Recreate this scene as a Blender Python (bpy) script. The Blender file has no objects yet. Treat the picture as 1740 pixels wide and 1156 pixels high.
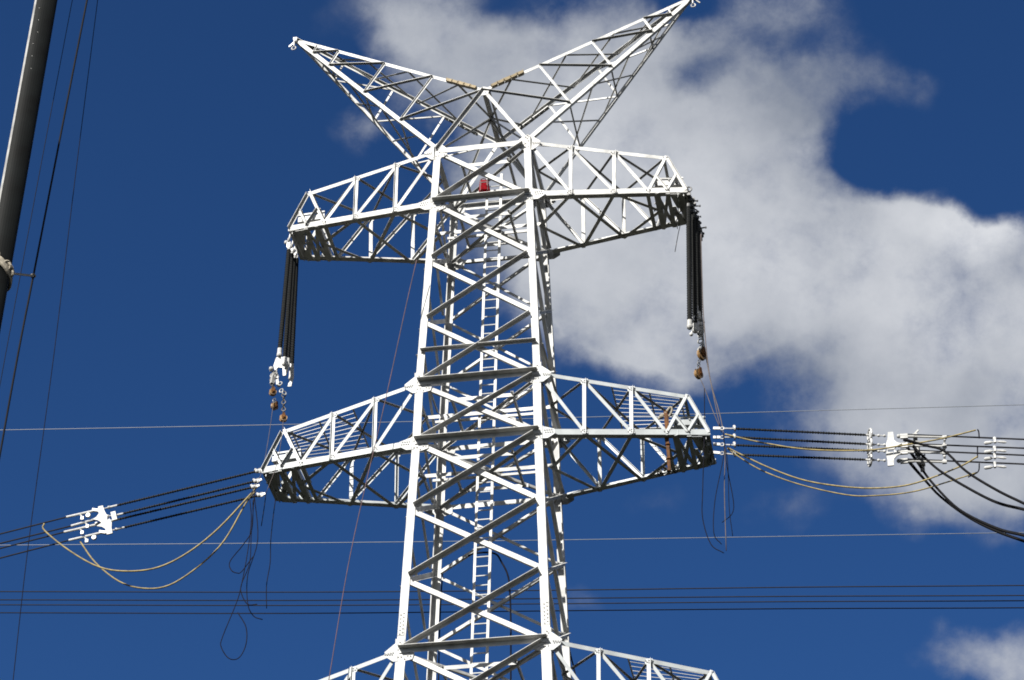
import bpy, bmesh, math, random
from mathutils import Vector, Matrix
V = Vector
R = math.radians
random.seed(7)
scene = bpy.context.scene
col = scene.collection

# ------------------------------------------------------------------ camera
GZ = 47.01                                   # height of tower level 3 above the ground
CAM = V((13.3941, -74.8988, GZ - 45.4091))
YAW, PITCH, ROLL, FPX = 0.1669, 0.5862, 0.0025, 4606.0   # FPX: focal length in pixels of a 1740 wide picture
FW = V((-math.sin(YAW) * math.cos(PITCH), math.cos(YAW) * math.cos(PITCH), math.sin(PITCH)))
RT0 = V((math.cos(YAW), math.sin(YAW), 0))
UP0 = RT0.cross(FW)
RT = RT0 * math.cos(ROLL) + UP0 * math.sin(ROLL)
UP = -RT0 * math.sin(ROLL) + UP0 * math.cos(ROLL)
cd = bpy.data.cameras.new("camera")
cam = bpy.data.objects.new("camera", cd)
col.objects.link(cam)
cam.matrix_world = Matrix(((RT.x, UP.x, -FW.x, CAM.x), (RT.y, UP.y, -FW.y, CAM.y), (RT.z, UP.z, -FW.z, CAM.z), (0, 0, 0, 1)))
cd.sensor_fit = 'HORIZONTAL'
cd.sensor_width = 36.0
cd.lens = 36.0 * FPX / 1740.0
cd.clip_start = 0.5
cd.clip_end = 6000
scene.camera = cam
scene.cycles.filter_width = 1.8

# ------------------------------------------------------------------ light
SUN_EL, SUN_AZ = 38.0, 25.0                  # azimuth: degrees to the left of straight behind the camera's -y
scene.view_settings.view_transform = 'Standard'
scene.view_settings.look = 'None'
scene.view_settings.exposure = 1.855
scene.view_settings.gamma = 1.0
scene.view_settings.use_curve_mapping = False
sd = V((-math.sin(R(SUN_AZ)) * math.cos(R(SUN_EL)), -math.cos(R(SUN_AZ)) * math.cos(R(SUN_EL)), math.sin(R(SUN_EL))))
sl = bpy.data.lights.new("sun", 'SUN')
sl.energy = 5.0
sl.angle = R(0.53)
sl.color = (1.0, 0.965, 0.9)
so = bpy.data.objects.new("sun", sl)
col.objects.link(so)
so.rotation_euler = sd.to_track_quat('Z', 'Y').to_euler()
so.location = (-30, -60, 110)

# ------------------------------------------------------------------ sky (world-fixed clouds on the sky's own directions)
world = bpy.data.worlds.new("World")
scene.world = world
world.use_nodes = True
nt = world.node_tree
nt.nodes.clear()
N = nt.nodes.new
L = nt.links.new
out = N('ShaderNodeOutputWorld')
bg = N('ShaderNodeBackground')
L(bg.outputs[0], out.inputs[0])
sky = N('ShaderNodeTexSky')
sky.sky_type = 'NISHITA'
sky.sun_disc = False
sky.sun_elevation = R(SUN_EL)
sky.sun_rotation = math.atan2(sd.x, sd.y)
sky.altitude = 2500
sky.air_density = 1.0
sky.dust_density = 0.2
sky.ozone_density = 3.0
bg.inputs['Strength'].default_value = 0.05
tc = N('ShaderNodeTexCoord')


def wdot(vec):
    n = N('ShaderNodeVectorMath'); n.operation = 'DOT_PRODUCT'
    L(tc.outputs['Generated'], n.inputs[0]); n.inputs[1].default_value = vec
    return n.outputs['Value']


def wm(op, a, b=None, clamp=False):
    n = N('ShaderNodeMath'); n.operation = op; n.use_clamp = clamp
    for i, x in enumerate((a, b)):
        if x is None: continue
        if isinstance(x, (int, float)): n.inputs[i].default_value = x
        else: L(x, n.inputs[i])
    return n.outputs[0]


df = wm('MAXIMUM', wdot(FW), 0.15)
du = wm('DIVIDE', wdot(RT), df)
dv = wm('DIVIDE', wdot(UP), df)
cmb = N('ShaderNodeCombineXYZ')
L(wm('MULTIPLY', du, FPX / 1000.0), cmb.inputs[0])
L(wm('MULTIPLY', dv, -FPX / 1000.0), cmb.inputs[1])
P2 = cmb.outputs[0]                          # sky chart, in thousandths of the chart's unit


def fbm(scale, detail, rough, off, dist=0.0):
    a = N('ShaderNodeVectorMath'); a.operation = 'ADD'
    L(P2, a.inputs[0]); a.inputs[1].default_value = off
    n = N('ShaderNodeTexNoise'); n.inputs['Scale'].default_value = scale
    n.inputs['Detail'].default_value = detail; n.inputs['Roughness'].default_value = rough
    n.inputs['Distortion'].default_value = dist
    L(a.outputs[0], n.inputs['Vector'])
    return n.outputs[0]


# warp the chart a little so the cloud banks have torn edges
wn = N('ShaderNodeTexNoise'); wn.inputs['Scale'].default_value = 6.0; wn.inputs['Detail'].default_value = 8
L(P2, wn.inputs['Vector'])
w1 = N('ShaderNodeVectorMath'); w1.operation = 'SUBTRACT'; L(wn.outputs['Color'], w1.inputs[0]); w1.inputs[1].default_value = (.5, .5, .5)
w2 = N('ShaderNodeVectorMath'); w2.operation = 'SCALE'; L(w1.outputs[0], w2.inputs[0]); w2.inputs['Scale'].default_value = 0.16
w3 = N('ShaderNodeVectorMath'); w3.operation = 'ADD'; L(P2, w3.inputs[0]); L(w2.outputs[0], w3.inputs[1])
PW = w3.outputs[0]
BANKS = [(800, 120, 220, 210, .72), (680, 40, 180, 120, .4), (870, 330, 190, 240, .75), (1000, 250, 290, 300, .9),
         (1150, 420, 300, 280, .9), (1080, 90, 250, 150, .5), (1300, 120, 210, 190, .38), (1450, 150, 150, 100, .27), (1350, 270, 110, 110, .4), (1590, 385, 210, 75, .55),
         (1330, 30, 190, 90, .3), (1250, 230, 240, 180, .6), (1350, 470, 260, 180, .9), (1550, 420, 220, 120, .9),
         (1690, 410, 180, 90, .9), (1600, 560, 300, 210, .9), (1740, 660, 260, 260, .9), (1150, 560, 230, 130, .6),
         (1500, 700, 240, 160, .6), (1650, 825, 210, 140, .78), (1050, 560, 170, 110, .45), (960, 470, 90, 190, .5),
         (1300, 660, 170, 90, .25), (1690, 1115, 160, 85, .72), (1180, 600, 220, 80, .4), (985, 1030, 70, 45, .2), (1100, 860, 150, 60, .18), (1340, 860, 110, 70, .25),
         (615, 195, 85, 75, .42), (1545, 150, 60, 45, .14)]
def banks(lst):
    acc = None
    for (bx, by, rx, ry, w) in lst:
        s = N('ShaderNodeVectorMath'); s.operation = 'SUBTRACT'
        L(PW, s.inputs[0]); s.inputs[1].default_value = ((bx - 870) / 1000, (by - 578) / 1000, 0)
        m = N('ShaderNodeVectorMath'); m.operation = 'MULTIPLY'
        L(s.outputs[0], m.inputs[0]); m.inputs[1].default_value = (1000 / rx, 1000 / ry, 0)
        ln = N('ShaderNodeVectorMath'); ln.operation = 'LENGTH'; L(m.outputs[0], ln.inputs[0])
        mr = N('ShaderNodeMapRange'); mr.interpolation_type = 'SMOOTHSTEP'
        L(ln.outputs['Value'], mr.inputs[0])
        mr.inputs[1].default_value = 0; mr.inputs[2].default_value = 1.15; mr.inputs[3].default_value = w; mr.inputs[4].default_value = 0
        acc = mr.outputs[0] if acc is None else wm('ADD', acc, mr.outputs[0])
    return acc


HOLES = [(1195, 122, 95, 60, -.6), (1270, 60, 120, 60, -.25), (1280, 610, 130, 60, -.22), (1410, 670, 100, 45, -.2), (1500, 265, 110, 80, -.5), (860, 20, 90, 60, -.35), (1160, 10, 90, 45, -.4),
         (610, 110, 90, 90, -.3), (720, 215, 90, 80, -.25), (1400, 900, 150, 60, -.1), (1370, 60, 70, 50, -.2), (970, 560, 60, 60, -.2)]
acc = wm('MAXIMUM', wm('ADD', wm('MINIMUM', banks(BANKS), 0.92), banks(HOLES)), 0.0)
GLOW = [(980, 270, 230, 200, .22), (1660, 370, 190, 80, .3), (1450, 490, 300, 150, .16), (1250, 360, 200, 150, .12), (1720, 560, 200, 120, .1),
        (1330, 640, 220, 110, -.16), (780, 130, 200, 130, -.1), (1620, 680, 240, 120, -.12), (1430, 180, 200, 110, -.2), (1230, 90, 200, 100, -.1)]
nz = wm('ADD', wm('MULTIPLY', fbm(3.4, 12, .6, (3.1, 1.7, 0.4)), .68), wm('MULTIPLY', fbm(10.0, 9, .66, (1.2, 4.4, 2.0)), .32))
val = wm('ADD', acc, wm('MULTIPLY', wm('MULTIPLY', wm('SUBTRACT', nz, 0.5), 2.3), wm('MULTIPLY', acc, 3.0, True)))
mk = N('ShaderNodeMapRange'); mk.interpolation_type = 'SMOOTHSTEP'; L(val, mk.inputs[0])
mk.inputs[1].default_value = 0.10; mk.inputs[2].default_value = 0.98; mk.inputs[3].default_value = 0; mk.inputs[4].default_value = 0.97
# cloud grey with soft relief
rl = wm('ADD', wm('ADD', wm('MULTIPLY', fbm(3.4, 10, .6, (0.3, 5.2, 1.0)), .7), wm('MULTIPLY', acc, 0.22)), banks(GLOW))
cr = N('ShaderNodeValToRGB')
cr.color_ramp.elements[0].position = 0.30; cr.color_ramp.elements[0].color = (1.50, 1.68, 2.05, 1)
cr.color_ramp.elements[1].position = 0.85; cr.color_ramp.elements[1].color = (4.0, 4.1, 4.3, 1)
L(rl, cr.inputs[0])
tint = N('ShaderNodeMix'); tint.data_type = 'RGBA'; tint.blend_type = 'MULTIPLY'; tint.inputs[0].default_value = 1.0
L(sky.outputs[0], tint.inputs[6]); tint.inputs[7].default_value = (0.1631, 0.3170, 0.4959, 1)
mx = N('ShaderNodeMix'); mx.data_type = 'RGBA'
L(mk.outputs[0], mx.inputs[0]); L(tint.outputs[2], mx.inputs[6]); L(cr.outputs[0], mx.inputs[7])
# the rest of the sky: unseen bright clouds, added as fill light for the shaded steel
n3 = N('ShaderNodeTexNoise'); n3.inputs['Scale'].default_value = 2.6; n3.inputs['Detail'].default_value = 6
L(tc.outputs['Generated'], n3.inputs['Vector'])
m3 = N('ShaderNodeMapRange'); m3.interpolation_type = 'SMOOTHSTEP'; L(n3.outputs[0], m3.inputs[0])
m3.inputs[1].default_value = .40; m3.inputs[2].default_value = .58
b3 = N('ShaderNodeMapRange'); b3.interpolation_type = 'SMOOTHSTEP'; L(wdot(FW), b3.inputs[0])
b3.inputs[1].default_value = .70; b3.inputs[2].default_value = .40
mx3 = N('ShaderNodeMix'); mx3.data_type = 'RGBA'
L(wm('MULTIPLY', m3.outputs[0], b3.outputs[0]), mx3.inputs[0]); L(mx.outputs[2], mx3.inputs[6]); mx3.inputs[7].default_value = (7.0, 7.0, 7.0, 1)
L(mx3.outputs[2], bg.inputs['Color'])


# ------------------------------------------------------------------ helpers
def at(px, py, Y):
    """point of the plane y = Y seen at photo pixel (px, py)"""
    d = FW * FPX + RT * (px - 870) - UP * (py - 578)
    return CAM + d * ((Y - CAM.y) / d.y)


def tag(o, label=None, cat=None, group=None, kind=None):
    if label: o['label'] = label
    if cat: o['category'] = cat
    if group: o['group'] = group
    if kind: o['kind'] = kind
    return o


def empty(name, loc, parent=None):
    o = bpy.data.objects.new(name, None)
    o.location = loc
    o.empty_display_size = 0.5
    col.objects.link(o)
    if parent: o.parent = parent
    return o


class MB:
    def __init__(s):
        s.v = []; s.f = []; s.m = []; s.mi = 0

    def poly(s, pts):
        i = len(s.v); s.v += [V(p) for p in pts]
        s.f.append(tuple(range(i, i + len(pts)))); s.m.append(s.mi)

    def prism(s, A, B):
        n = len(A); i = len(s.v); s.v += [V(p) for p in A] + [V(p) for p in B]
        s.f.append(tuple(range(i + n - 1, i - 1, -1))); s.f.append(tuple(range(i + n, i + 2 * n)))
        for k in range(n):
            j = (k + 1) % n
            s.f.append((i + k, i + j, i + n + j, i + n + k))
        s.m += [s.mi] * (n + 2)

    def extr(s, p, q, U, Nn, poly):
        p = V(p); q = V(q)
        s.prism([p + U * a + Nn * b for a, b in poly], [q + U * a + Nn * b for a, b in poly])

    def angle(s, p, q, n, b, w, t=.014, up=None, d=1, off=0.0, inset=0.0):
        """rolled angle p>q: face flange of width b lies square to n, the other flange (w) stands along d*n at the side `up`"""
        p = V(p); q = V(q); a = (q - p).normalized()
        p = p + a * inset; q = q - a * inset
        n = V(n); n = (n - a * n.dot(a)).normalized()
        u = n.cross(a)
        if u.dot(V(up) if up is not None else V((0, 0, 1))) < 0: u = -u
        c = b / 2
        o0 = off
        poly = [(c, o0), (c, o0 + d * w), (c - t, o0 + d * w), (c - t, o0 + d * t), (c - b, o0 + d * t), (c - b, o0)]
        s.extr(p, q, u, n, poly)

    def bar(s, p, q, b, h, up=(0, 0, 1)):
        p = V(p); q = V(q); a = (q - p).normalized()
        u = V(up) - a * V(up).dot(a)
        if u.length < 1e-4: u = V((1, 0, 0)) - a * a.x
        u.normalize(); w = a.cross(u)
        s.extr(p, q, w, u, [(-b / 2, -h / 2), (b / 2, -h / 2), (b / 2, h / 2), (-b / 2, h / 2)])

    def box(s, c, X, Y, Z):
        c = V(c); X = V(X); Y = V(Y); Z = V(Z)
        s.prism([c - X - Y - Z, c + X - Y - Z, c + X + Y - Z, c - X + Y - Z], [c - X - Y + Z, c + X - Y + Z, c + X + Y + Z, c - X + Y + Z])

    def lathe(s, p, q, prof, n=10):
        """prof: list of (fraction of p>q in metres from p, radius)"""
        p = V(p); q = V(q); a = (q - p).normalized()
        u = a.orthogonal().normalized(); w = a.cross(u)
        i = len(s.v)
        for (h, r) in prof:
            for k in range(n):
                an = 2 * math.pi * k / n
                s.v.append(p + a * h + (u * math.cos(an) + w * math.sin(an)) * r)
        for j in range(len(prof) - 1):
            for k in range(n):
                k2 = (k + 1) % n
                s.f.append((i + j * n + k, i + j * n + k2, i + (j + 1) * n + k2, i + (j + 1) * n + k)); s.m.append(s.mi)
        s.f.append(tuple(range(i + n - 1, i - 1, -1))); s.m.append(s.mi)
        e = i + (len(prof) - 1) * n
        s.f.append(tuple(range(e, e + n))); s.m.append(s.mi)

    def cyl(s, p, q, r, n=10, r2=None):
        s.lathe(p, q, [(0, r), ((V(q) - V(p)).length, r if r2 is None else r2)], n)

    def ball(s, c, r, n=8):
        c = V(c)
        pr = [(r - r * math.cos(math.pi * k / 6), max(r * math.sin(math.pi * k / 6), r * .02)) for k in range(7)]
        s.lathe(c - V((0, 0, r)), c + V((0, 0, r)), pr, n)

    def torus(s, c, ax, Rr, r, n=20, m=6):
        c = V(c); ax = V(ax).normalized(); u = ax.orthogonal().normalized(); w = ax.cross(u); i = len(s.v)
        for k in range(n):
            an = 2 * math.pi * k / n; e = u * math.cos(an) + w * math.sin(an)
            for j in range(m):
                b = 2 * math.pi * j / m
                s.v.append(c + e * (Rr + r * math.cos(b)) + ax * (r * math.sin(b)))
        for k in range(n):
            for j in range(m):
                s.f.append((i + k * m + j, i + ((k + 1) % n) * m + j, i + ((k + 1) % n) * m + (j + 1) % m, i + k * m + (j + 1) % m)); s.m.append(s.mi)

    def tube(s, pts, r, n=6, smooth=4):
        pts = [V(p) for p in pts]
        if smooth > 1 and len(pts) > 2:
            o = []
            for i in range(len(pts) - 1):
                p0 = pts[i - 1] if i else pts[0] * 2 - pts[1]
                p1, p2 = pts[i], pts[i + 1]
                p3 = pts[i + 2] if i + 2 < len(pts) else p2 * 2 - p1
                for k in range(smooth):
                    t = k / smooth
                    o.append(.5 * (2 * p1 + (p2 - p0) * t + (2 * p0 - 5 * p1 + 4 * p2 - p3) * t * t + (3 * p1 - p0 - 3 * p2 + p3) * t ** 3))
            o.append(pts[-1]); pts = o
        i = len(s.v); u = None
        for k, p in enumerate(pts):
            a = (pts[min(k + 1, len(pts) - 1)] - pts[max(k - 1, 0)]).normalized()
            u = a.orthogonal().normalized() if u is None else (u - a * u.dot(a)).normalized()
            w = a.cross(u)
            for j in range(n):
                b = 2 * math.pi * j / n
                s.v.append(p + (u * math.cos(b) + w * math.sin(b)) * r)
        for k in range(len(pts) - 1):
            for j in range(n):
                s.f.append((i + k * n + j, i + k * n + (j + 1) % n, i + (k + 1) * n + (j + 1) % n, i + (k + 1) * n + j)); s.m.append(s.mi)
        s.f.append(tuple(range(i + n - 1, i - 1, -1))); s.m.append(s.mi)
        e = i + (len(pts) - 1) * n
        s.f.append(tuple(range(e, e + n))); s.m.append(s.mi)

    def build(s, name, mats, parent=None, smooth=False, origin=None):
        me = bpy.data.meshes.new(name)
        org = V(origin) if origin is not None else V((0, 0, 0))
        if parent is not None and origin is None:
            org = V(parent['_org']) if '_org' in parent else org
        me.from_pydata([tuple(v - org) for v in s.v], [], s.f)
        if not isinstance(mats, (list, tuple)): mats = [mats]
        for m in mats: me.materials.append(m)
        for p, k in zip(me.polygons, s.m):
            p.material_index = k; p.use_smooth = smooth
        bm = bmesh.new(); bm.from_mesh(me); bmesh.ops.recalc_face_normals(bm, faces=bm.faces); bm.to_mesh(me); bm.free()
        o = bpy.data.objects.new(name, me)
        col.objects.link(o)
        if parent is not None:
            o.parent = parent; o['_org'] = tuple(org)
        elif origin is not None: o.location = org
        return o


def mat(name, colr, rough=.5, metal=0.0, var=.08, nscale=3.0, spec=.4, stain=None, ndet=4, bump=0.0):
    m = bpy.data.materials.new(name); m.use_nodes = True
    colr = tuple(c * .42 for c in colr)
    stain = tuple(c * .42 for c in stain) if stain else None
    t = m.node_tree; b = t.nodes['Principled BSDF']
    b.inputs['Roughness'].default_value = rough; b.inputs['Metallic'].default_value = metal
    b.inputs['Specular IOR Level'].default_value = spec
    tcn = t.nodes.new('ShaderNodeTexCoord')
    n = t.nodes.new('ShaderNodeTexNoise'); n.inputs['Scale'].default_value = nscale; n.inputs['Detail'].default_value = ndet
    t.links.new(tcn.outputs['Object'], n.inputs['Vector'])
    cr_ = t.nodes.new('ShaderNodeValToRGB')
    lo = tuple(c * (1 - var * 2) for c in colr); hi = tuple(min(1, c * (1 + var)) for c in colr)
    if stain: lo = stain
    cr_.color_ramp.elements[0].position = .32; cr_.color_ramp.elements[0].color = (*lo, 1)
    cr_.color_ramp.elements[1].position = .62; cr_.color_ramp.elements[1].color = (*hi, 1)
    t.links.new(n.outputs[0], cr_.inputs[0])
    oi = t.nodes.new('ShaderNodeObjectInfo')
    mp = t.nodes.new('ShaderNodeMapRange'); mp.inputs[3].default_value = 1 - var; mp.inputs[4].default_value = 1.0
    t.links.new(oi.outputs['Random'], mp.inputs[0])
    ml = t.nodes.new('ShaderNodeMix'); ml.data_type = 'RGBA'; ml.blend_type = 'MULTIPLY'; ml.inputs[0].default_value = 1
    t.links.new(cr_.outputs[0], ml.inputs[6]); t.links.new(mp.outputs[0], ml.inputs[7])
    t.links.new(ml.outputs[2], b.inputs['Base Color'])
    if bump:
        bp = t.nodes.new('ShaderNodeBump'); bp.inputs['Strength'].default_value = bump; bp.inputs['Distance'].default_value = .02
        t.links.new(n.outputs[0], bp.inputs['Height']); t.links.new(bp.outputs[0], b.inputs['Normal'])
    return m


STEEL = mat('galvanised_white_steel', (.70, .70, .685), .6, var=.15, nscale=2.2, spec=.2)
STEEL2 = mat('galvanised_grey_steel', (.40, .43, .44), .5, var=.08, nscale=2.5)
STEELT = mat('thin_galvanised_steel', (.46, .46, .445), .5, var=.1, nscale=2.5)
BOLT = mat('bolt_steel', (.10, .10, .10), .5, var=.1)
FIT = mat('bright_fitting', (.58, .58, .57), .4, var=.1, nscale=8)
YOKE = mat('white_yoke_plate', (.52, .52, .51), .5, var=.14, nscale=9)
RUBBER = mat('black_silicone_rubber', (.010, .011, .011), .55, var=.15, nscale=6, spec=.08)
CABLE = mat('dark_aluminium_cable', (.022, .022, .026), .7, var=.1, nscale=5, spec=.05)
BLACKC = mat('black_jumper_cable', (.012, .012, .014), .7, var=.1, spec=.04)
PALEC = mat('pale_wire', (.15, .17, .20), .5, var=.1)
ROPE_Y = mat('yellow_rope', (.30, .235, .085), .8, var=.2, nscale=7)
ROPE_D = mat('dark_rope', (.014, .014, .022), .9, var=.2, nscale=4, spec=.03)
ROPE_G = mat('brown_grey_rope', (.10, .078, .075), .8, var=.2, nscale=4)
ROPE_R = mat('red_brown_rope', (.11, .05, .06), .8, var=.2, nscale=4)
RUST = mat('rusty_orange_paint', (.15, .058, .012), .7, var=.25, nscale=5, stain=(.04, .02, .01), spec=.1)
BRONZE = mat('worn_ochre_sheave', (.34, .19, .055), .5, var=.3, nscale=9, stain=(.10, .05, .02))
TAN = mat('tan_timber_wrap', (.34, .265, .15), .8, var=.15, nscale=12)
RED = mat('red_canvas', (.22, .006, .011), .8, var=.25, nscale=9, bump=.3, spec=.02)
REDD = mat('dark_red_webbing', (.09, .008, .01), .7, var=.2)
BOOM = mat('dark_boom_paint', (.0035, .0048, .005), .6, var=.3, nscale=1.3, spec=.05)
BOOM_SUNLIT = mat('painted_boom_sunlight', (.22, .22, .215), .6, var=.25)  # pale tone stands in for sun on the boom's left edge
SLING = mat('dirty_white_sling', (.36, .32, .25), .9, var=.2, nscale=14)
GROUND = mat('dry_grass_ground', (.040, .041, .029), .95, var=.35, nscale=.08, ndet=8, spec=0.0)

# ------------------------------------------------------------------ ground
g = MB()
S = 3000
nseg = 24
for i in range(nseg):
    for j in range(nseg):
        x0, x1 = -S + 2 * S * i / nseg, -S + 2 * S * (i + 1) / nseg
        y0, y1 = -S + 2 * S * j / nseg, -S + 2 * S * (j + 1) / nseg
        g.poly([(x0, y0, 0), (x1, y0, 0), (x1, y1, 0), (x0, y1, 0)])
tag(g.build('ground', GROUND), kind='structure')

# ------------------------------------------------------------------ tower body
Z = {0: GZ + 12.0255, 1: GZ + 9.7537, 2: GZ + 2.2568, 3: GZ, 4: GZ - 7.5962}
HV = [(0.0, 5.2), (GZ - 16, 2.62), (Z[4], 2.2702), (Z[3], 2.0), (Z[2], 1.9534), (Z[1], 1.6596), (Z[0], 1.5769)]
E = 0.11


def hw(z):
    for (a, b), (c, d) in zip(HV, HV[1:]):
        if z <= c: return b + (d - b) * (z - a) / (c - a)
    return HV[-1][1]


FACES = {'front': (V((1, 0, 0)), V((0, -1, 0))), 'right': (V((0, 1, 0)), V((1, 0, 0))),
         'back': (V((-1, 0, 0)), V((0, 1, 0))), 'left': (V((0, -1, 0)), V((-1, 0, 0)))}


def fp(face, s, z, off=0.0):
    r, n = FACES[face]
    return r * (s * hw(z)) + n * (hw(z) + E + off) + V((0, 0, z))


tower = empty('transmission_tower', (0, 0, 0))
tag(tower, 'tall white steel lattice tower with V shaped twin peaks and three pairs of cross arms', 'pylon')

# levels of panel nodes
def lin(a, b, n): return [a + (b - a) * k / n for k in range(n + 1)]
NODES = lin(Z[0], Z[1], 1) + lin(Z[1], Z[2], 3)[1:] + lin(Z[2], Z[3], 1)[1:] + lin(Z[3], Z[4], 3)[1:]
NODES += [Z[4] - 2.75, Z[4] - 5.6]
LOWER = [Z[4] - 5.6, GZ - 20, GZ - 33, 0.0]

LEGT = .028
for sx in (-1, 1):
    for sy in (-1, 1):
        m = MB()
        lv = [Z[0] + .12, Z[1], Z[2], Z[3], Z[4], GZ - 16, 0.0]
        for za, zb in zip(lv, lv[1:]):
            b = .235 if za > Z[2] + .1 else (.26 if za > Z[4] else .30)
            ring = []
            for zz in (za, zb):
                H = hw(zz) + E
                c = V((sx * H, sy * H, zz)); U = V((-sx, 0, 0)); W = V((0, -sy, 0))
                ring.append([c, c + U * b, c + U * b + W * LEGT, c + U * LEGT + W * LEGT, c + U * LEGT + W * b, c + W * b])
            m.prism(ring[0], ring[1])
        leg = m.build('leg', STEEL, tower)
        # joint plates with bolts, on the leg's two outer faces
        for k in (0, 1, 2, 3, 4):
            zz = Z[k]
            for face, s in (('front' if sy < 0 else 'back', sx if sy < 0 else -sx), ('right' if sx > 0 else 'left', sy if sx > 0 else -sy)):
                p = MB(); r, n = FACES[face]
                c = fp(face, s, zz, .002)
                if k in (1, 3):
                    sh = [(.16, -.22), (.16, .20), (-.16, .20), (-.42, .05), (-.42, -.26), (-.20, -.34), (.10, -.34)]
                elif k in (2, 4):
                    sh = [(.14, -.20), (.14, .42), (-.14, .42), (-.14, .02), (-.45, -.10), (-.40, -.30), (-.10, -.36), (.10, -.34)]
                else:
                    sh = [(.18, -.30), (.22, .16), (.02, .34), (-.18, .24), (-.40, .02), (-.30, -.22), (-.10, -.34)]
                P = [c + r * (s * a) + V((0, 0, b_)) for a, b_ in sh]
                p.prism(P, [q + n * .013 for q in P])
                p.mi = 1
                for (a, b_) in ([(-.30, -.08), (-.25, -.18), (-.34, -.2), (0, .30), (0, .16), (.06, .23), (-.06, .23), (.05, -.2), (-.05, -.2), (.05, .05), (-.06, -.05), (-.16, -.28)]):
                    if k not in (2, 4, 0) and b_ > .17: continue
                    q = c + r * (s * a) + V((0, 0, b_)) + n * .012
                    p.cyl(q, q + n * .022, .027, 6)
                p.build('joint_plate', [STEEL, BOLT], leg)
        # splice bolts on the lower legs just above level 4
        p = MB()
        face, s = ('front' if sy < 0 else 'back', sx if sy < 0 else -sx)
        r, n = FACES[face]
        c0 = fp(face, s, Z[4] + .55, .001); c1 = fp(face, s, Z[4] + 1.35, .001)
        p.extr(c0, c1, r, n, [(-.10, 0), (.10, 0), (.10, .012), (-.10, .012)])
        p.mi = 1
        for k in range(6):
            q = c0.lerp(c1, (k + .5) / 6)
            for a in (-.045, .045):
                qq = q + r * (a) + n * .011 + V((0, 0, .03 if a > 0 else -.02))
                p.cyl(qq, qq + n * .02, .027, 6)
        p.build('splice_plate', [STEEL, BOLT], leg)

for fi, face in enumerate(FACES):
    n = FACES[face][1]
    for za, zb in zip(NODES, NODES[1:]):
        big = za < Z[3] + .1
        b = .165 if big else .15
        # flange-in diagonal, falling to the right seen from outside
        m = MB(); m.angle(fp(face, -1, za), fp(face, 1, zb), n, b, .12, .013, d=-1, off=-LEGT - .002, inset=.13, up=(0, 0, -1))
        m.build('diagonal_brace', STEEL, tower)
        sd = face in ('left', 'right')
        m = MB(); m.angle(fp(face, 1, za), fp(face, -1, zb), n, .10, .09, .012, d=1, off=.018, inset=.2) if sd else m.angle(fp(face, 1, za), fp(face, -1, zb), n, .10 if big else .085, .22 if big else .19, .013, d=1, off=.018, inset=.16)
        m.build('diagonal_brace', STEEL, tower)
    for k in (0, 1, 2, 3, 4):
        m = MB()
        if k == 0:
            m.angle(fp(face, -1, Z[k]), fp(face, 1, Z[k]), n, .2, .14, .013, d=-1, off=.030, inset=.1)
        else:
            m.angle(fp(face, -1, Z[k], 0), fp(face, 1, Z[k], 0), n, .17 if k > 1 else .11, .25 if k > 1 else .24, .014, d=1, off=.034, inset=-.02 if face in ('front', 'back') else .06) if k and face in ('front', 'back') else (m.angle(fp(face, -1, Z[k], 0), fp(face, 1, Z[k], 0), n, .15, .1, .012, d=1, off=.034, inset=.06) if k else None)
        m.build('horizontal_beam', STEEL, tower)
    zz = (NODES[3] + NODES[4]) / 2 + .02
    m = MB(); m.angle(fp(face, -1, zz), fp(face, 1, zz), n, .09, .15 if face in ('front', 'back') else .07, .012, d=1, off=.036, inset=-.02 if face in ('front', 'back') else .08)
    m.build('horizontal_beam', STEEL, tower)
    for za, zb in zip(LOWER, LOWER[1:]):
        for s in (-1, 1):
            m = MB(); m.angle(fp(face, -s, za), fp(face, s, zb), n, .18, .16, .014, d=s, off=.02 * s - (.02 if s < 0 else 0), inset=.2)
            m.build('lower_brace', STEEL, tower)

for k in (0, 1, 2, 3, 4):
    h = hw(Z[k]); zz = Z[k] - .06
    m = MB()
    C4 = [V((sx * h, sy * h, zz)) for sx, sy in ((-1, -1), (1, -1), (1, 1), (-1, 1))]
    m.angle(C4[0], C4[2], (0, 0, 1), .09, .09, .012, up=(1, -1, 0), d=1)
    m.angle(C4[1], C4[3], (0, 0, 1), .09, .09, .012, up=(1, 1, 0), d=-1, off=-.004)
    t = .52
    for i in range(4):
        a, b_ = C4[i], C4[(i + 1) % 4]
        ce = V((0, 0, zz))
        m.angle(ce.lerp(a, t), ce.lerp(b_, t), (0, -1, 0) if i % 2 == 0 else (1, 0, 0), .13, .1, .012, d=-1, off=0, up=(0, 0, 1), inset=-.12)
    if k in (1, 2, 3):
        m.angle((-h - E, 0, zz + .05), (h + E, 0, zz + .05), (0, -1, 0), .13, .1, .012, d=-1)
        m.bar((-h - E + .2, .34, zz + .05), (h + E - .2, .34, zz + .05), .05, .09)
    m.build('plan_bracing', STEEL, tower)

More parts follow.
